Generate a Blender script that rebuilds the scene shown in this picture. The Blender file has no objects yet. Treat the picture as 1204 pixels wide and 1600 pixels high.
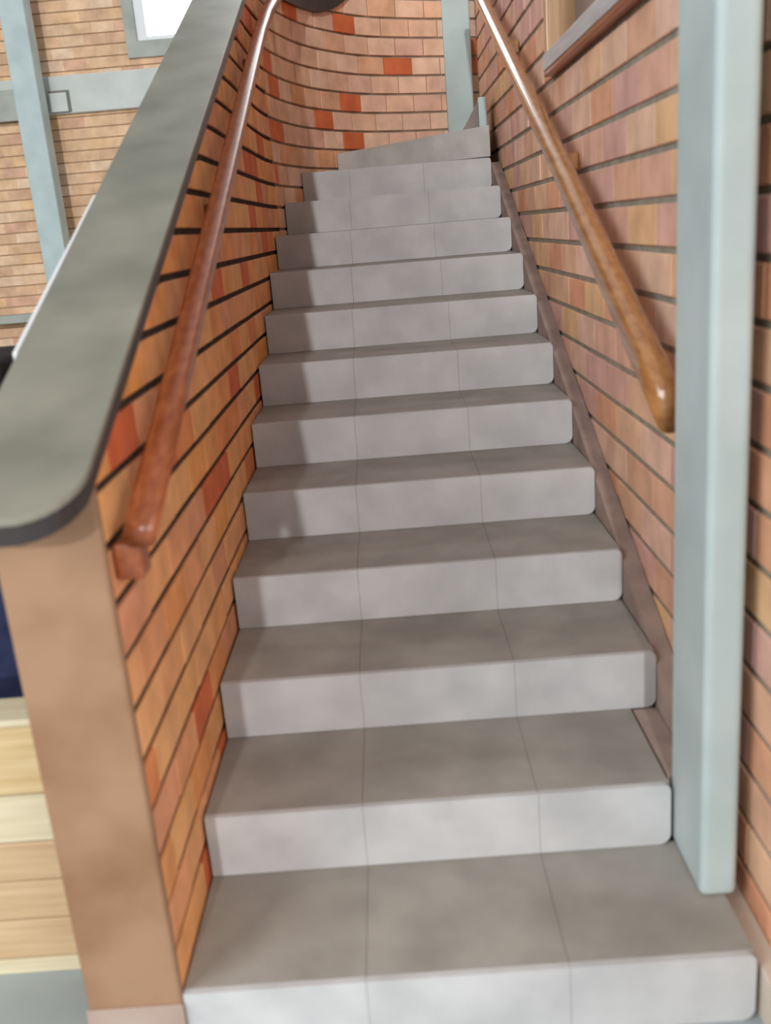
import bpy, bmesh, math, random
from mathutils import Vector, Matrix

# ------------------------------------------------------------------ camera, world, light, exposure
SC = bpy.context.scene
COL = SC.collection
T, R, W = 0.3393, 0.15, 1.084          # going, rise and clear width of the stair
SL = R / T                             # slope of the flight
WALL = 1.135                           # inner face of the right brick wall

F_PX, PITCH, ROLL, YAW = 1482.4, 0.29066, -0.08263, -0.01768
CAM = Vector((0.487, -1.113, 1.500))
fw = Vector((math.sin(YAW) * math.cos(PITCH), math.cos(YAW) * math.cos(PITCH), -math.sin(PITCH)))
rt = Vector((math.cos(YAW), -math.sin(YAW), 0))
up = rt.cross(fw)
rt2 = rt * math.cos(ROLL) + up * math.sin(ROLL)
up2 = up * math.cos(ROLL) - rt * math.sin(ROLL)
cd = bpy.data.cameras.new('camera')
cam = bpy.data.objects.new('camera', cd)
COL.objects.link(cam)
cam.matrix_world = Matrix(((rt2.x, up2.x, -fw.x, CAM.x), (rt2.y, up2.y, -fw.y, CAM.y),
                           (rt2.z, up2.z, -fw.z, CAM.z), (0, 0, 0, 1)))
cd.sensor_fit = 'VERTICAL'
cd.sensor_height = 36.0
cd.lens = F_PX / 1600 * 36.0
cd.clip_start = 0.02
cd.dof.use_dof = True
cd.dof.focus_distance = 5.2
cd.dof.aperture_fstop = 2.6
SC.camera = cam

SC.view_settings.view_transform = 'Standard'
SC.view_settings.look = 'None'
SC.view_settings.gamma = 1
SC.view_settings.use_curve_mapping = False
SC.view_settings.exposure = 0.0

wd = bpy.data.worlds.new('world')
SC.world = wd
wd.use_nodes = True
wd.node_tree.nodes['Background'].inputs[0].default_value = (0.93, 0.97, 1.0, 1)
wd.node_tree.nodes['Background'].inputs[1].default_value = 0.45

def aim(o, d):
    o.rotation_euler = Vector(d).to_track_quat('-Z', 'Y').to_euler()

sd = bpy.data.lights.new('sun', 'SUN')
sd.energy = 1.1
sd.angle = math.radians(1.3)
sd.color = (1.0, 1.0, 1.0)
sun = bpy.data.objects.new('sun', sd)
COL.objects.link(sun)
sun.location = (-1, -8, 6)
aim(sun, (0.076, 1.0, -0.34))

def area(name, loc, tgt, sx, sy, power, color):
    a = bpy.data.lights.new(name, 'AREA')
    a.shape = 'RECTANGLE'
    a.size, a.size_y = sx, sy
    a.energy = power
    a.color = color
    o = bpy.data.objects.new(name, a)
    COL.objects.link(o)
    o.location = loc
    aim(o, Vector(tgt) - Vector(loc))
    return o
# daylight through the tall windows of the hall, behind and to the left of the viewer
area('hall_window_light', (-4.5, -3.5, 4.2), (1.0, 2.6, 1.2), 4.0, 3.0, 340, (0.97, 1.0, 1.0))
# added fill light behind the viewer's right shoulder, brightens the left wall
area('left_wall_fill', (2.9, -2.9, 2.6), (-2.9, 3.7, -1.8), 2.4, 2.2, 110, (1.0, 0.99, 0.97))
# clerestory daylight high up where the stair turns
area('clerestory_light', (0.9, 8.3, 5.95), (0.7, 2.5, 1.9), 3.4, 1.5, 85, (0.95, 0.98, 1.0))

# ------------------------------------------------------------------ materials
def srgb(r, g, b):
    f = lambda c: (c / 255 / 12.92) if c / 255 <= 0.04045 else ((c / 255 + 0.055) / 1.055) ** 2.4
    return (f(r), f(g), f(b), 1)

def mat(name, c1, c2=None, scale=6.0, rough=0.7, spec=0.3, bump=0.0, stretch=(1, 1, 1), coat=0.0,
        lo=0.35, hi=0.65, detail=4.0, bump_scale=40.0):
    m = bpy.data.materials.new(name)
    m.use_nodes = True
    nt = m.node_tree
    b = nt.nodes['Principled BSDF']
    b.inputs['Roughness'].default_value = rough
    b.inputs['Specular IOR Level'].default_value = spec
    if coat:
        b.inputs['Coat Weight'].default_value = coat
        b.inputs['Coat Roughness'].default_value = 0.12
    tc = nt.nodes.new('ShaderNodeTexCoord')
    mp = nt.nodes.new('ShaderNodeMapping')
    mp.inputs['Scale'].default_value = stretch
    nt.links.new(tc.outputs['Object'], mp.inputs['Vector'])
    if c2:
        n = nt.nodes.new('ShaderNodeTexNoise')
        n.inputs['Scale'].default_value = scale
        n.inputs['Detail'].default_value = detail
        nt.links.new(mp.outputs['Vector'], n.inputs['Vector'])
        cr = nt.nodes.new('ShaderNodeValToRGB')
        cr.color_ramp.elements[0].position = lo
        cr.color_ramp.elements[1].position = hi
        cr.color_ramp.elements[0].color = c1
        cr.color_ramp.elements[1].color = c2
        nt.links.new(n.outputs['Fac'], cr.inputs['Fac'])
        nt.links.new(cr.outputs['Color'], b.inputs['Base Color'])
    else:
        b.inputs['Base Color'].default_value = c1
    if bump:
        n2 = nt.nodes.new('ShaderNodeTexNoise')
        n2.inputs['Scale'].default_value = bump_scale
        nt.links.new(mp.outputs['Vector'], n2.inputs['Vector'])
        bp = nt.nodes.new('ShaderNodeBump')
        bp.inputs['Strength'].default_value = bump
        bp.inputs['Distance'].default_value = 0.004
        nt.links.new(n2.outputs['Fac'], bp.inputs['Height'])
        nt.links.new(bp.outputs['Normal'], b.inputs['Normal'])
    return m

def brick_mat(name, colours, rough=0.75):
    """one fired-clay colour per brick, mottled by fine noise"""
    m = bpy.data.materials.new(name)
    m.use_nodes = True
    nt = m.node_tree
    b = nt.nodes['Principled BSDF']
    b.inputs['Roughness'].default_value = rough
    b.inputs['Specular IOR Level'].default_value = 0.25
    g = nt.nodes.new('ShaderNodeNewGeometry')
    cr = nt.nodes.new('ShaderNodeValToRGB')
    cr.color_ramp.interpolation = 'CONSTANT'
    el = cr.color_ramp.elements
    n = len(colours)
    el[0].position = 0
    el[0].color = colours[0]
    el[1].position = 1.0 / n
    el[1].color = colours[1]
    for i in range(2, n):
        e = el.new(i / n)
        e.color = colours[i]
    nt.links.new(g.outputs['Random Per Island'], cr.inputs['Fac'])
    tc = nt.nodes.new('ShaderNodeTexCoord')
    no = nt.nodes.new('ShaderNodeTexNoise')
    no.inputs['Scale'].default_value = 9
    no.inputs['Detail'].default_value = 6
    nt.links.new(tc.outputs['Object'], no.inputs['Vector'])
    mx = nt.nodes.new('ShaderNodeMix')
    mx.data_type = 'RGBA'
    mx.blend_type = 'MULTIPLY'
    mx.inputs['Factor'].default_value = 1.0
    c2 = nt.nodes.new('ShaderNodeValToRGB')
    c2.color_ramp.elements[0].position = 0.3
    c2.color_ramp.elements[1].position = 0.7
    c2.color_ramp.elements[0].color = (0.80, 0.78, 0.76, 1)
    c2.color_ramp.elements[1].color = (1.12, 1.12, 1.12, 1)
    nt.links.new(no.outputs['Fac'], c2.inputs['Fac'])
    nt.links.new(cr.outputs['Color'], mx.inputs['A'])
    nt.links.new(c2.outputs['Color'], mx.inputs['B'])
    nt.links.new(mx.outputs['Result'], b.inputs['Base Color'])
    bp = nt.nodes.new('ShaderNodeBump')
    bp.inputs['Strength'].default_value = 0.25
    bp.inputs['Distance'].default_value = 0.003
    n3 = nt.nodes.new('ShaderNodeTexNoise')
    n3.inputs['Scale'].default_value = 60
    nt.links.new(tc.outputs['Object'], n3.inputs['Vector'])
    nt.links.new(n3.outputs['Fac'], bp.inputs['Height'])
    nt.links.new(bp.outputs['Normal'], b.inputs['Normal'])
    return m

CLAY = [srgb(240, 172, 112), srgb(236, 164, 104), srgb(240, 178, 124), srgb(216, 112, 70), srgb(238, 170, 112),
        srgb(240, 166, 98), srgb(234, 164, 118), srgb(226, 158, 120), srgb(240, 178, 120), srgb(230, 146, 92),
        srgb(238, 172, 120), srgb(234, 158, 100)]
CLAY_R = [srgb(232, 192, 166), srgb(228, 180, 150), srgb(234, 194, 172), srgb(230, 172, 138), srgb(226, 178, 156),
          srgb(234, 190, 156), srgb(220, 174, 162), srgb(222, 176, 160), srgb(234, 190, 146), srgb(228, 164, 130)]
CLAY_FAR = [srgb(228, 190, 154), srgb(232, 196, 162), srgb(224, 184, 148), srgb(230, 192, 156), srgb(218, 178, 146),
            srgb(234, 202, 172), srgb(226, 186, 150), srgb(230, 190, 148), srgb(220, 176, 148), srgb(228, 194, 160)]
M_BRICK = brick_mat('clay_brick', CLAY)
CLAY_B = [srgb(244, 202, 172), srgb(240, 192, 160), srgb(244, 206, 180), srgb(226, 122, 78), srgb(240, 196, 166),
          srgb(236, 186, 150), srgb(242, 200, 176), srgb(234, 190, 168), srgb(246, 208, 180), srgb(238, 178, 136)]
M_BRICK_B = brick_mat('clay_brick_pinkish', CLAY_B)
M_MORTAR_B = mat('mortar_brown', srgb(150, 134, 118), srgb(166, 150, 134), 20, 0.95, 0.1)
M_BRICK_R = brick_mat('clay_brick_pale', CLAY_R)
M_BRICK_FAR = brick_mat('clay_brick_buff', CLAY_FAR)
M_MORTAR = mat('mortar', srgb(58, 50, 46), srgb(74, 66, 60), 20, 0.95, 0.1)
M_MORTAR_R = mat('mortar_grey', srgb(138, 134, 120), srgb(160, 154, 140), 20, 0.95, 0.1)
M_MORTAR_FAR = mat('mortar_buff', srgb(160, 128, 100), srgb(176, 144, 114), 20, 0.95, 0.1)
M_RENDER = mat('tan_render', srgb(138, 103, 76), srgb(160, 126, 100), 5, 0.8, 0.2, 0.15, detail=6)
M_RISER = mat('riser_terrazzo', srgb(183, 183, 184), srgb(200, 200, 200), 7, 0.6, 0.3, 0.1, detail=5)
M_TREAD = mat('tread_terrazzo', srgb(144, 139, 131), srgb(164, 159, 151), 6, 0.55, 0.35, 0.1, detail=6)  # darker than the risers: foot dirt, with shade put into the colour
M_CONC = mat('raw_concrete', srgb(144, 136, 132), srgb(166, 158, 154), 8, 0.9, 0.2, 0.2)
M_STEP = mat('worn_concrete', srgb(172, 168, 164), srgb(192, 189, 186), 6, 0.8, 0.2, 0.15)
M_STRING = mat('dusty_cement', srgb(150, 132, 124), srgb(172, 152, 142), 9, 0.9, 0.2, 0.2)
M_COPE = mat('polished_cement', srgb(112, 110, 97), srgb(138, 135, 121), 5, 0.42, 0.5, 0.08, detail=6, lo=0.3, hi=0.7)
M_COPE_EDGE = mat('dark_edge_paint', srgb(44, 38, 38), srgb(58, 52, 50), 9, 0.4, 0.5)
M_WOOD = mat('varnished_timber', srgb(150, 98, 52), srgb(178, 126, 76), 5, 0.3, 0.5, 0, (12, 0.8, 12), 0.8)
M_WOOD_RED = mat('red_varnished_timber', srgb(138, 70, 36), srgb(166, 94, 56), 5, 0.34, 0.5, 0, (12, 0.8, 12), 0.3)
M_WOOD_FR = mat('timber_reflection_grey', srgb(176, 178, 180), srgb(196, 198, 200), 5, 0.35, 0.5, 0, (10, 0.8, 10), 0.0)  # pale reflection on the varnished sill put into this grey
M_WOOD_V = mat('upright_timber', srgb(176, 134, 96), srgb(200, 160, 122), 4, 0.35, 0.5, 0, (14, 14, 0.8), 0.4)
M_PAINT = mat('pale_blue_grey_paint', srgb(172, 188, 188), srgb(188, 202, 202), 4, 0.5, 0.4, 0.05)
M_PAINT2 = mat('grey_green_paint', srgb(168, 188, 186), srgb(182, 202, 200), 4, 0.5, 0.4, 0.05)
M_BEAM = mat('painted_concrete', srgb(194, 198, 194), srgb(208, 211, 207), 3, 0.7, 0.3)
M_BEAM_D = mat('grey_shadow_gap', srgb(120, 120, 112), None)
M_FLOOR = mat('grey_floor', srgb(150, 160, 162), srgb(168, 178, 180), 3, 0.5, 0.4)
M_PINE = mat('pale_pine', srgb(200, 170, 122), srgb(218, 194, 150), 4, 0.6, 0.3, 0, (0.7, 10, 14))
M_PINE2 = mat('pink_pine', srgb(190, 158, 122), srgb(208, 180, 142), 4, 0.6, 0.3, 0, (0.7, 10, 14))
M_PINE3 = mat('bleached_pine', srgb(206, 192, 160), srgb(222, 210, 180), 4, 0.6, 0.3, 0, (0.7, 10, 14))
M_BLACK = mat('black_cloth', srgb(34, 30, 32), srgb(46, 40, 42), 12, 0.9, 0.2)
M_NAVY = mat('navy_cloth', srgb(38, 44, 72), srgb(52, 58, 90), 12, 0.9, 0.2)
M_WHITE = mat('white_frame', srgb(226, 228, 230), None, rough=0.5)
M_REVEAL = mat('grey_surround', srgb(160, 164, 156), srgb(176, 180, 172), 5, 0.8)
M_PLINTH = mat('beige_plaster', srgb(202, 186, 168), srgb(214, 200, 184), 6, 0.85)
M_PLASTER = mat('pinkish_grey_plaster', srgb(162, 140, 126), srgb(178, 158, 146), 7, 0.85)
M_GLASS = mat('grey_glass', srgb(120, 112, 112), None, rough=0.15, spec=0.6)

def emis(name, col, s):
    m = bpy.data.materials.new(name)
    m.use_nodes = True
    b = m.node_tree.nodes['Principled BSDF']
    b.inputs['Base Color'].default_value = (0.8, 0.8, 0.8, 1)
    b.inputs['Emission Color'].default_value = col
    b.inputs['Emission Strength'].default_value = s
    return m
M_SKY = emis('bright_daylight_pane', (0.95, 0.98, 1.0, 1), 1.6)

# ------------------------------------------------------------------ helpers
def obj(name, bm, m, parent=None, bevel=0.0, seg=2, smooth=False):
    me = bpy.data.meshes.new(name)
    bmesh.ops.recalc_face_normals(bm, faces=bm.faces)
    bm.to_mesh(me)
    bm.free()
    o = bpy.data.objects.new(name, me)
    COL.objects.link(o)
    me.materials.append(m)
    if parent:
        o.parent = parent
    if bevel:
        b = o.modifiers.new('bevel', 'BEVEL')
        b.width = bevel
        b.segments = seg
        b.limit_method = 'ANGLE'
    if smooth:
        for p in me.polygons:
            p.use_smooth = True
    return o

def tag(o, label, cat, group=None):
    o['label'] = label
    o['category'] = cat
    if group:
        o['group'] = group
    return o

def struct(o):
    o['kind'] = 'structure'
    return o

def empty(name, loc=(0, 0, 0)):
    o = bpy.data.objects.new(name, None)
    COL.objects.link(o)
    o.empty_display_size = 0.05
    return o          # kept at the world origin so that parts are written in world coordinates

def box(bm, x0, x1, y0, y1, z0, z1):
    v = [bm.verts.new(p) for p in ((x0, y0, z0), (x1, y0, z0), (x1, y1, z0), (x0, y1, z0),
                                   (x0, y0, z1), (x1, y0, z1), (x1, y1, z1), (x0, y1, z1))]
    for f in ((0, 3, 2, 1), (4, 5, 6, 7), (0, 1, 5, 4), (1, 2, 6, 5), (2, 3, 7, 6), (3, 0, 4, 7)):
        bm.faces.new([v[i] for i in f])

def hexa(bm, b4, t4):
    v = [bm.verts.new(p) for p in list(b4) + list(t4)]
    for f in ((0, 3, 2, 1), (4, 5, 6, 7), (0, 1, 5, 4), (1, 2, 6, 5), (2, 3, 7, 6), (3, 0, 4, 7)):
        bm.faces.new([v[i] for i in f])

def prism(bm, poly, z0, z1):
    """vertical prism over a plan polygon; z0 / z1 may be functions of (x, y)"""
    g = lambda z, p: z(*p) if callable(z) else z
    a = [bm.verts.new((p[0], p[1], g(z0, p))) for p in poly]
    b = [bm.verts.new((p[0], p[1], g(z1, p))) for p in poly]
    bm.faces.new(a[::-1])
    bm.faces.new(b)
    n = len(poly)
    for i in range(n):
        bm.faces.new([a[i], a[(i + 1) % n], b[(i + 1) % n], b[i]])

def loft(bm, rings, cap=True):
    vs = [[bm.verts.new(p) for p in r] for r in rings]
    n = len(rings[0])
    for i in range(len(vs) - 1):
        for j in range(n):
            bm.faces.new([vs[i][j], vs[i][(j + 1) % n], vs[i + 1][(j + 1) % n], vs[i + 1][j]])
    if cap:
        bm.faces.new(vs[0][::-1])
        bm.faces.new(vs[-1])

class Path:
    """plan polyline sampled by arc length; the normal points to the right of travel"""
    def __init__(s, pts):
        s.p = [Vector(q) for q in pts]
        s.l = [0.0]
        for a, b in zip(s.p, s.p[1:]):
            s.l.append(s.l[-1] + (b - a).length)
        s.len = s.l[-1]
    def at(s, d):
        d = min(max(d, 0), s.len)
        for i in range(len(s.p) - 1):
            if d <= s.l[i + 1] or i == len(s.p) - 2:
                f = (d - s.l[i]) / (s.l[i + 1] - s.l[i])
                return s.p[i].lerp(s.p[i + 1], f)
    def nrm(s, d, e=0.06):
        t = (s.at(d + e) - s.at(d - e)).normalized()
        return Vector((t.y, -t.x))

def smooth_path(pts, n=8):
    out = []
    P = [Vector(p) for p in pts]
    P = [P[0] * 2 - P[1]] + P + [P[-1] * 2 - P[-2]]
    for i in range(1, len(P) - 2):
        for k in range(n):
            t = k / n
            a, b, c, d = P[i - 1], P[i], P[i + 1], P[i + 2]
            out.append(0.5 * ((2 * b) + (c - a) * t + (2 * a - 5 * b + 4 * c - d) * t * t + (3 * b - 3 * c + d - a) * t ** 3))
    out.append(P[-2])
    return out

COURSE = 0.100
Z_JOINT = 1.130 - 11 * COURSE          # height of a bed joint near the ground

def brick_wall(name, path, s0, s1, z0, z1, m_brick, m_mortar, pitch=0.2, bed=0.014, perp=0.004, rake=0.016,
               depth=0.09, limit=None, hole=None, seed=1, bevel=0.0025, flip=1, parent=None, course=COURSE, zj=Z_JOINT):
    """a wall of single bricks in running bond with raked bed joints over a mortar core"""
    rnd = random.Random(seed)
    lim = limit or (lambda s: z1)
    root = empty(name) if parent is None else parent
    bm = bmesh.new()
    k0 = math.floor((z0 - zj) / course)
    k = k0
    while zj + k * course < z1:
        zb = max(zj + k * course + bed / 2, z0)
        zt = min(zj + (k + 1) * course - bed / 2, z1)
        s = s0 - (pitch * (0.5 if k % 2 else 0) + pitch * 0.12 * rnd.random())
        while s < s1:
            a, b = max(s, s0) + perp / 2, min(s + pitch, s1) - perp / 2
            s += pitch
            if b - a < 0.015 or zt - zb < 0.012:
                continue
            la, lb = lim(a), lim(b)
            if max(la, lb) < zb + 0.006:
                continue
            if la < zb + 0.004:                      # brick cut to a wedge under the sloping coping
                a += (b - a) * (zb + 0.004 - la) / (lb - la)
                la = zb + 0.004
            if lb < zb + 0.004:
                b -= (b - a) * (zb + 0.004 - lb) / (la - lb)
                lb = zb + 0.004
            ta, tb = min(zt, la), min(zt, lb)
            segs = [(a, b)]
            if hole:
                h0, h1, g0, g1 = hole
                if zt > g0 and zb < g1:
                    if g0 - zb > 0.02 and zt > g0:
                        pass
                    segs = [(u, v) for u, v in ((a, min(b, h0)), (max(a, h1), b)) if v - u > 0.012]
            for u, v in segs:
                j = (rnd.random() - 0.5) * 0.003
                pu, pv = path.at(u), path.at(v)
                nu, nv = path.nrm(u) * flip, path.nrm(v) * flip
                f = [pu + nu * j, pv + nv * j, pv - nv * depth, pu - nu * depth]
                hexa(bm, [(q.x, q.y, zb) for q in f], [(f[0].x, f[0].y, ta), (f[1].x, f[1].y, tb),
                                                        (f[2].x, f[2].y, tb), (f[3].x, f[3].y, ta)])
        k += 1
    obj('bricks', bm, m_brick, root, bevel, 1)
    bm = bmesh.new()
    n = max(2, int((s1 - s0) / 0.08)) if len(path.p) > 2 else 2
    ss = [s0 + (s1 - s0) * i / n for i in range(n + 1)]
    parts = [(ss, z0, None)]
    if hole:
        parts = [([s0, hole[0]], z0, None), ([hole[1], s1], z0, None), ([hole[0], hole[1]], z0, hole[2]),
                 ([hole[0], hole[1]], hole[3], None)]
    for sl, zb, zc in parts:
        if sl[-1] - sl[0] < 0.01:
            continue
        rings = []
        for s in sl:
            p, nn = path.at(s), path.nrm(s) * flip
            q, w = p - nn * rake, p - nn * (depth + 0.02)
            zt = (zc if zc is not None else lim(s)) - 0.002
            rings.append([(q.x, q.y, zb), (q.x, q.y, zt), (w.x, w.y, zt), (w.x, w.y, zb)])
        loft(bm, rings)
    obj('mortar', bm, m_mortar, root)
    return root

# ------------------------------------------------------------------ floor and hall beyond the low wall
bm = bmesh.new()
box(bm, -7.0, 3.0, -7.0, 9.5, -0.12, 0.0)
struct(obj('floor', bm, M_FLOOR))

FAR = 8.6
far = brick_wall('wall_far', Path([(-6.0, FAR), (1.4, FAR)]), 0, 7.4, 0, 5.2, M_BRICK_FAR, M_MORTAR_FAR, pitch=0.21,
                 rake=0.005, bed=0.012, perp=0.0008, seed=5, bevel=0, hole=(6.0 - 1.62, 6.0 - 0.55, 3.33, 4.7))
struct(far)
bm = bmesh.new()
box(bm, -6.0, 1.4, FAR - 0.05, FAR + 0.02, 2.76, 3.09)
struct(obj('trim_1', bm, M_BEAM, None, 0.01))
bm = bmesh.new()                                                     # ledge along the foot of the far wall
box(bm, -6.0, -1.0, FAR - 0.16, FAR - 0.002, 0.88, 0.96)
struct(obj('trim_2', bm, M_REVEAL, None, 0.01))
# window in the far wall
win = struct(empty('window_1'))
bm = bmesh.new()
wx0, wx1, wz0, wz1 = -1.62, -0.55, 3.33, 4.7
for b in ((wx0 - 0.10, wx0, wz0 - 0.14, wz1), (wx1, wx1 + 0.10, wz0 - 0.14, wz1), (wx0, wx1, wz0 - 0.14, wz0)):
    box(bm, b[0], b[1], FAR - 0.03, FAR + 0.16, b[2], b[3])
obj('surround', bm, M_REVEAL, win)
bm = bmesh.new()
box(bm, wx0, wx0 + 0.09, FAR + 0.01, FAR + 0.12, wz0, wz1)
box(bm, wx1 - 0.09, wx1, FAR + 0.01, FAR + 0.12, wz0, wz1)
box(bm, wx0 + 0.09, wx1 - 0.09, FAR + 0.03, FAR + 0.12, wz0, wz0 + 0.04)
obj('window_frame', bm, M_WHITE, win)
bm = bmesh.new()
box(bm, wx0 + 0.09, wx1 - 0.09, FAR + 0.09, FAR + 0.10, wz0 + 0.04, wz1)
obj('pane', bm, M_SKY, win)

# column standing before the far wall, with the plate that ties it to the beam
cx = -2.62
c = empty('column')
tag(c, 'pale slim column standing against the buff brick wall beyond the grey coping', 'column')
bm = bmesh.new()
box(bm, cx - 0.115, cx + 0.115, FAR - 0.35, FAR - 0.14, 0.0, 5.2)
obj('shaft', bm, M_PAINT, c, 0.012)
bm = bmesh.new()
box(bm, cx + 0.117, cx + 0.285, FAR - 0.09, FAR - 0.052, 2.775, 2.94)
p = obj('tie_plate', bm, M_BEAM, c, 0.004)
bm = bmesh.new()
box(bm, cx + 0.117, cx + 0.305, FAR - 0.066, FAR - 0.0515, 2.775, 2.962)
obj('shadow_gap_plate', bm, M_BEAM_D, c)  # dark rim of this plate paints the shadow gap around the tie plate
bm = bmesh.new()
box(bm, cx - 0.42, cx - 0.117, FAR - 0.10, FAR - 0.052, 2.73, 3.00)
obj('tie_plate', bm, M_REVEAL, c, 0.006)

# ------------------------------------------------------------------ left wall: straight run, then a quarter turn to the right
PLAN = [(0.0, 0.36), (0.0, 1.2), (0.0, 2.0), (0.0, 3.1), (0.006, 3.42), (0.034, 3.75), (0.10, 4.06), (0.185, 4.31),
        (0.29, 4.50), (0.42, 4.68), (0.56, 4.80), (0.75, 4.905), (0.93, 4.985), (1.15, 5.07), (1.5, 5.19)]
left_path = Path([(0.0, 0.36), (0.0, 1.2), (0.0, 2.0)] + smooth_path(PLAN[3:], 6))
S_TURN = 3.25

def cope_top(s):
    """height of the coping's top along the wall (arc length s from y = 0.36)"""
    y = s + 0.36
    if s < 3.23:
        return SL * y + 1.065
    z0 = SL * 3.59 + 1.065
    d = s - 3.23
    u = max(0.0, d - 0.80)
    return z0 + 0.012 + 0.02 * min(d, 0.8) + (u * u * 0.9 if u < 0.4 else 0.144 + (u - 0.4) * 0.72)
brick_lim = lambda s: cope_top(s) - 0.046

wl = struct(brick_wall('wall_left', left_path, 0, S_TURN, 0.0, 3.4, M_BRICK, M_MORTAR, pitch=0.2, limit=brick_lim, seed=11,
                       rake=0.007, bed=0.017, perp=0.0015))
wb = struct(brick_wall('wall_back', left_path, S_TURN, left_path.len, 0.0, 3.8, M_BRICK_B, M_MORTAR_B, pitch=0.185,
                       limit=brick_lim, seed=23, rake=0.009, bed=0.012, perp=0.006))
# outer skin and the rendered end of the low wall
bm = bmesh.new()
prism(bm, [(-0.165, 0.362), (-0.112, 0.362), (-0.112, 3.3), (-0.165, 3.3)], 0.0, lambda x, y: SL * y + 1.065 - 0.046)
obj('outer_face', bm, M_RENDER, wl)
bm = bmesh.new()
prism(bm, [(-0.175, 0.335), (0.004, 0.335), (0.004, 0.36), (-0.175, 0.36)], 0.0, lambda x, y: SL * y + 1.065 - 0.046)
o = obj('rendered_end', bm, M_RENDER, wl, 0.008, 3)
bm = bmesh.new()
box(bm, -0.178, 0.006, 0.331, 0.3345, 0.0, 0.135)
obj('base_coat', bm, M_PLASTER, wl, 0.002)

# coping
cope = tag(empty('wall_coping'), 'long sloping grey cement coping with dark rounded edge on top of the low left wall', 'coping')
def cope_section(s, inner, outer):
    p, n = left_path.at(s), left_path.nrm(s)
    return p + n * inner, p - n * outer
def cope_rings(dz0, dz1, grow=0.0):
    rings = []
    yend, rad = 0.182, 0.10
    for i in range(9):
        a = i / 8 * math.pi / 2
        y = yend - grow + rad * (1 - math.cos(a))
        dx = rad * (1 - math.sin(a))
        zt = SL * y + 1.065
        r, l = 0.022 + grow - dx, -0.182 - grow + dx * 0.4
        rings.append([(l, y, zt + dz0), (r, y, zt + dz0), (r, y, zt + dz1), (l, y, zt + dz1)])
    n = 140
    for i in range(n + 1):
        s = -0.02 + (left_path.len - 0.05) * i / n
        s = max(s, 0.0) if i else 0.0
        p, nn = left_path.at(s), left_path.nrm(s)
        q, w = p + nn * (0.022 + grow), p - nn * (0.182 + grow)
        zt = cope_top(s)
        low = dz0 - (0.035 * min(max((s - 3.1) / 0.5, 0), 1) if dz0 < -0.02 else 0)
        rings.append([(w.x, w.y, zt + low), (q.x, q.y, zt + low), (q.x, q.y, zt + dz1), (w.x, w.y, zt + dz1)])
    return rings
bm = bmesh.new()
loft(bm, cope_rings(-0.012, 0.0))
obj('top', bm, M_COPE, cope, 0.005, 3)
bm = bmesh.new()
loft(bm, cope_rings(-0.044, -0.012, -0.002))
e = obj('edge_band', bm, M_COPE_EDGE, cope, 0.004, 2)
e['label'] = 'dark edge of the coping'
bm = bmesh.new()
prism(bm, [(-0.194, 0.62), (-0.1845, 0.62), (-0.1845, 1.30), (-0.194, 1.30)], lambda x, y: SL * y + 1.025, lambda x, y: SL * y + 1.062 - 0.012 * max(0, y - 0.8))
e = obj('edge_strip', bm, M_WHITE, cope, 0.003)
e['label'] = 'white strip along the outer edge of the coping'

# ------------------------------------------------------------------ right wall with a timber-framed window
right_path = Path([(WALL, 5.0), (WALL, -0.45)])
y_of = lambda y: 5.0 - y
wr = struct(brick_wall('wall_right', right_path, y_of(4.99), y_of(-0.45), 0.0, 3.4, M_BRICK_R, M_MORTAR_R, pitch=0.27,
                       seed=31, rake=0.007, bed=0.016, course=0.1105, zj=1.620 - 14 * 0.1105, hole=(y_of(2.46), y_of(1.10), 2.03, 3.2)))
bm = bmesh.new()
box(bm, 1.094, 1.134, -0.45, 0.62, 0.0, 0.115)
struct(obj('baseboard_right', bm, M_PLINTH, None, 0.004))

w2 = struct(empty('window_2'))
wy0, wy1, wz0, wz1 = 1.10, 2.46, 2.03, 3.2
bm = bmesh.new()
box(bm, WALL - 0.035, WALL + 0.10, wy0 - 0.05, wy1 + 0.05, wz0 - 0.055, wz0 - 0.002)
sill = obj('sill', bm, M_WOOD_FR, w2, 0.003)
bm = bmesh.new()
box(bm, WALL - 0.033, WALL + 0.10, wy0 - 0.05, wy1 + 0.05, wz0 - 0.072, wz0 - 0.056)
obj('sill_underside', bm, M_WOOD_RED, sill, 0.003)  # brown underside of the sill, without the reflection colour
bm = bmesh.new()
box(bm, WALL - 0.03, WALL + 0.10, wy1 - 0.01, wy1 + 0.045, wz0, wz1)
obj('jamb', bm, M_WOOD_V, w2, 0.004)
bm = bmesh.new()
box(bm, WALL - 0.03, WALL + 0.10, wy0 - 0.045, wy0 + 0.01, wz0, wz1)
obj('jamb', bm, M_WOOD_V, w2, 0.004)
bm = bmesh.new()
box(bm, WALL + 0.07, WALL + 0.08, wy0 + 0.012, wy1 - 0.012, wz0, wz1)
obj('pane', bm, M_GLASS, w2)

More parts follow.
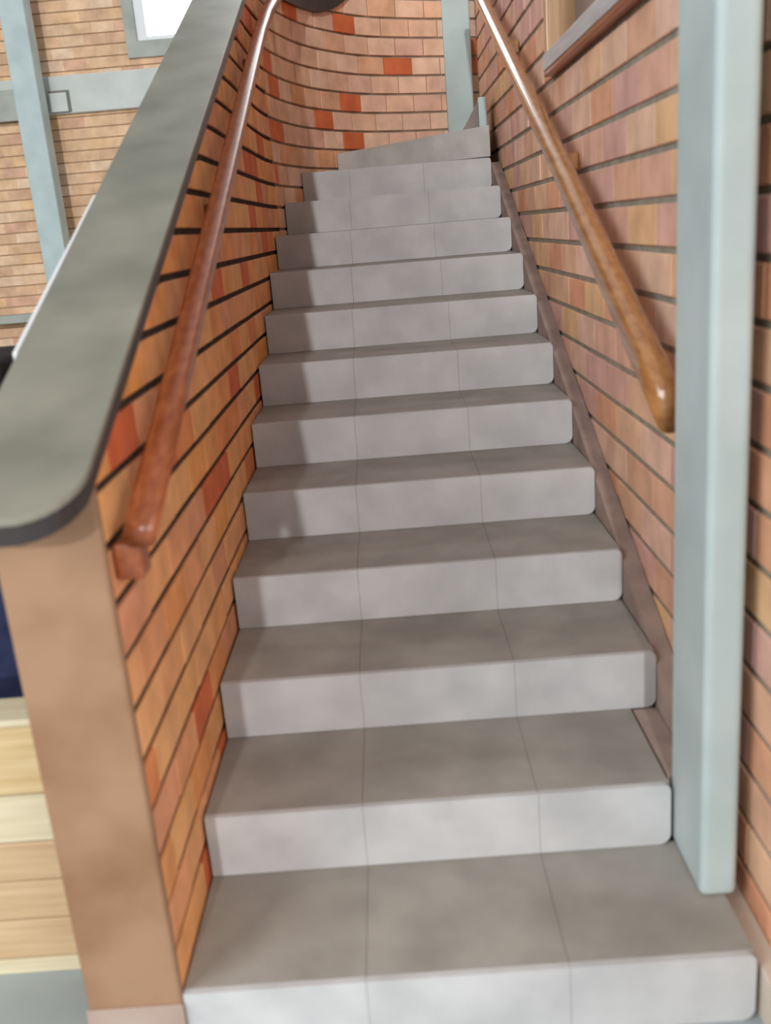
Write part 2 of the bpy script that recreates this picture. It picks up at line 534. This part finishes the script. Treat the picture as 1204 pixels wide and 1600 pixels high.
# ------------------------------------------------------------------ stair
JX = (0.352, 0.735)
ORD = ['bottom', 'second', 'third', 'fourth', 'fifth', 'sixth', 'seventh', 'eighth', 'ninth', 'tenth', 'eleventh', 'twelfth']
def rounded_plate(bm, x0, x1, y0, y1, z0, z1, rad):
    """upright slab whose two right-hand corners are rounded"""
    pts = [(x0, z0)]
    for i in range(6):
        a = -math.pi / 2 + i / 5 * math.pi / 2
        pts.append((x1 - rad + rad * math.cos(a), z0 + rad + rad * math.sin(a)))
    for i in range(6):
        a = i / 5 * math.pi / 2
        pts.append((x1 - rad * 0.6 + rad * 0.6 * math.cos(a), z1 - rad * 0.6 + rad * 0.6 * math.sin(a)))
    pts.append((x0, z1))
    a = [bm.verts.new((x, y0, z)) for x, z in pts]
    b = [bm.verts.new((x, y1, z)) for x, z in pts]
    bm.faces.new(a)
    bm.faces.new(b[::-1])
    n = len(pts)
    for i in range(n):
        bm.faces.new([a[i], a[(i + 1) % n], b[(i + 1) % n], b[i]])

def wall_x(y):
    """x of the left wall's face at depth y"""
    best = 0.0
    for a, b in zip(left_path.p, left_path.p[1:]):
        if a.y <= y <= b.y:
            best = a.x + (b.x - a.x) * (y - a.y) / max(b.y - a.y, 1e-6)
    return best

for k in range(1, 13):
    y0, y1, z0, z1 = k * T, (k + 1) * T, (k - 1) * R, k * R
    xr = W if k != 2 else 1.022
    xl = wall_x(min(y0, 4.3)) + 0.006
    st = empty('stair_step')
    lab = ('bottom pale concrete stair step carrying the foot of the column' if k == 1 else
           'topmost straight concrete stair step, just below the slanting winder' if k == 12 else
           '%s concrete stair step counted up from the bottom of the flight' % ORD[k - 1])
    tag(st, lab, 'stair step', 'straight steps of the staircase')
    yb = y1 + 0.012 if k < 12 else 4.44
    dz = 0.02
    bm = bmesh.new()
    box(bm, xl if k < 10 else wall_x(yb) + 0.01, xr - 0.004, y0 + 0.016, y1 + 0.012 if k < 12 else yb, max(z0 - 0.05, 0.0), z1 - dz)
    obj('step_core', bm, M_CONC, st)
    xs = [xl, xl + 0.352, xl + 0.735, xr]
    xs[1], xs[2] = 0.352, 0.735
    bm = bmesh.new()
    for i in range(3):
        a, b = xs[i] + (0.0004 if i else 0), xs[i + 1] - (0.0004 if i < 2 else 0)
        jj = 0.0015 * math.sin(k * 3.1 + i * 2.3)
        if i == 2 and k >= 1:
            box(bm, a, b - 0.002, y0 + 0.0155, yb, z1 - dz, z1)
        else:
            a2 = a
            if i == 0 and k >= 9:
                hexa(bm, [(a, y0 + 0.0155, z1 - dz), (b, y0 + 0.0155, z1 - dz), (b, yb, z1 - dz), (max(a, wall_x(yb) + 0.006), yb, z1 - dz)],
                     [(a, y0 + 0.0155, z1), (b, y0 + 0.0155, z1), (b, yb, z1), (max(a, wall_x(yb) + 0.006), yb, z1)])
            else:
                box(bm, a2, b, y0 + 0.0155, yb, z1 - dz, z1)
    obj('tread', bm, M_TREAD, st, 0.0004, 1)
    bm = bmesh.new()
    for i in range(3):
        a, b = xs[i] + (0.0003 if i else 0), xs[i + 1] - (0.0003 if i < 2 else 0)
        if i < 2:
            box(bm, a, b, y0, y0 + 0.015, z0 + (0.001 if k > 1 else 0), z1)
        else:
            rounded_plate(bm, a, b, y0, y0 + 0.015, z0 + (0.001 if k > 1 else 0), z1, 0.026)
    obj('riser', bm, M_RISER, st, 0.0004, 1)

# winder step that starts the turn to the right
st = tag(empty('winder_step'), 'slanting grey winder step at the top, against the curved brick wall', 'stair step')
wz = lambda x, y: 1.907 + (x - 0.30) * 0.062
P13 = [(0.285, 4.455), (1.084, 4.075), (1.10, 4.90), (0.90, 4.92), (0.60, 4.80), (0.44, 4.67)]
bm = bmesh.new()
prism(bm, P13, 1.805, wz)
obj('step_core', bm, M_STEP, st, 0.003)
st = tag(empty('winder_step'), 'small pale step end in the far corner at the foot of the far column', 'stair step')
bm = bmesh.new()
prism(bm, [(1.046, 4.20), (1.09, 4.20), (1.10, 4.44), (1.06, 4.44)], 1.958, 2.105)
obj('riser', bm, M_PAINT2, st, 0.006)
bm = bmesh.new()
v = [(1.044, 4.215, 1.958), (1.044, 4.215, 2.085), (0.968, 4.36, 1.958)]
a = [bm.verts.new(q) for q in v]
b = [bm.verts.new((q[0] + 0.02, q[1] + 0.03, q[2])) for q in v]
bm.faces.new(a); bm.faces.new(b[::-1])
for i in range(3):
    bm.faces.new([a[i], a[(i + 1) % 3], b[(i + 1) % 3], b[i]])
obj('string_end', bm, M_CONC, st)

# cement string filling the slot between the steps and the right wall
bm = bmesh.new()
ys, ye = 0.722, 4.10
g = -0.035
for (ya, yb) in ((ys, ye),):
    hexa(bm, [(W + 0.002, ya, 0.0), (WALL - 0.002, ya, 0.0), (WALL - 0.002, yb, 0.0), (W + 0.002, yb, 0.0)],
         [(W + 0.002, ya, SL * ya + g), (WALL - 0.002, ya, SL * ya + g), (WALL - 0.002, yb, SL * yb + g), (W + 0.002, yb, SL * yb + g)])
box(bm, 1.026, W, 0.722, 1.016, 0.0, 0.298)
struct(obj('trim_3', bm, M_STRING))

# ------------------------------------------------------------------ columns at the stair
c = tag(empty('column'), 'tall pale blue column in the foreground standing on the bottom step by the right wall', 'column')
bm = bmesh.new()
box(bm, 1.030, 1.104, 0.50, 0.712, 0.151, 3.3)
obj('shaft', bm, M_PAINT, c, 0.015, 4)
c = tag(empty('column'), 'grey green column at the top of the stair where the curved wall ends', 'column')
bm = bmesh.new()
box(bm, 0.941, 1.100, 4.95, 5.06, 1.60, 3.4)
obj('shaft', bm, M_PAINT2, c, 0.008)

# ------------------------------------------------------------------ handrails
def rail_mesh(xa, xb, pts, rad=0.012):
    """pts: (y, z bottom, z top); section a rounded rectangle"""
    bm = bmesh.new()
    rings = []
    for y, zb, zt in pts:
        r = min(rad, (zt - zb) * 0.4)
        ring = []
        for cx_, cz_, a0 in ((xb - r, zt - r, 0), (xa + r, zt - r, 90), (xa + r, zb + r, 180), (xb - r, zb + r, 270)):
            for i in range(4):
                a = math.radians(a0 + i * 30)
                ring.append((cx_ + r * math.cos(a) + (wall_x(y) if xa < 0.5 else 0), y, cz_ + r * math.sin(a)))
        rings.append(ring)
    loft(bm, rings)
    return bm

hr = tag(empty('handrail'), 'reddish timber handrail fixed along the inner face of the low left wall', 'handrail')
pts = [(y, SL * y + 0.865, SL * y + 0.908) for y in (0.37, 0.8, 1.4, 2.0, 2.6, 3.2, 3.5, 3.75, 4.0, 4.2)]
obj('rail', rail_mesh(0.030, 0.082, pts), M_WOOD_RED, hr, 0, smooth=True)
def bracket(parent, x0, x1, y, zt, m):
    bm = bmesh.new()
    box(bm, x0, x1, y - 0.028, y + 0.028, zt - 0.065, zt)
    return obj('bracket', bm, m, parent, 0.008)
for y in (0.41, 1.7, 3.0):
    bracket(hr, 0.001, 0.050, y, SL * (y - 0.03) + 0.864, M_WOOD_RED)

hr = tag(empty('handrail'), 'light brown timber handrail on the right wall running up from behind the column', 'handrail')
prof = [(0.80, .695, .795), (0.95, .700, .795), (1.37, .715, .80), (1.88, .737, .81), (2.75, .752, .805), (4.0, .755, .803), (4.40, .755, .803)]
obj('rail', rail_mesh(1.022, 1.080, [(y, SL * y + a, SL * y + b) for y, a, b in prof], 0.024), M_WOOD, hr, 0, smooth=True)
for y in (0.86, 2.1, 3.3):
    bm = bmesh.new()
    box(bm, 1.045, WALL - 0.001, y - 0.02, y + 0.02, SL * y + 0.70, SL * y + 0.75)
    obj('bracket', bm, M_WOOD, hr, 0.006)

# ------------------------------------------------------------------ things in the hall, beside the end of the low wall
pn = tag(empty('pine_panel'), 'low pale pine panel of horizontal boards on the floor beside the tan wall end', 'wooden panel')
yb0 = 0.60
for za, zb, m in ((0.0, 0.036, M_PINE3), (0.038, 0.133, M_PINE2), (0.136, 0.230, M_PINE2), (0.233, 0.325, M_PINE2),
                  (0.328, 0.438, M_PINE3), (0.441, 0.598, M_PINE)):
    bm = bmesh.new()
    box(bm, -1.5, -0.255, yb0 - (0.006 if za < 0.01 else 0.0), yb0 + 0.022, za, zb)
    obj('board', bm, m, pn, 0.003)
bm = bmesh.new()
box(bm, -1.5, -0.255, yb0 + 0.023, yb0 + 0.085, 0.0, 0.598)
obj('backing', bm, M_PINE2, pn)
bm = bmesh.new()
box(bm, -1.51, -0.245, yb0 - 0.008, yb0 + 0.098, 0.599, 0.615)
obj('top_board', bm, M_PINE3, pn, 0.004)

cb = tag(empty('cabinet'), 'tall dark cabinet half hidden behind the pine panel at the left edge', 'cabinet')
bm = bmesh.new()
box(bm, -0.90, -0.41, 1.10, 1.50, 0.0, 0.98)
obj('body', bm, M_NAVY, cb, 0.015, 3)
bm = bmesh.new()
box(bm, -0.89, -0.405, 1.09, 1.50, 0.982, 1.275)
e = obj('top_section', bm, M_BLACK, cb, 0.03, 4)
e['label'] = 'black upper part'
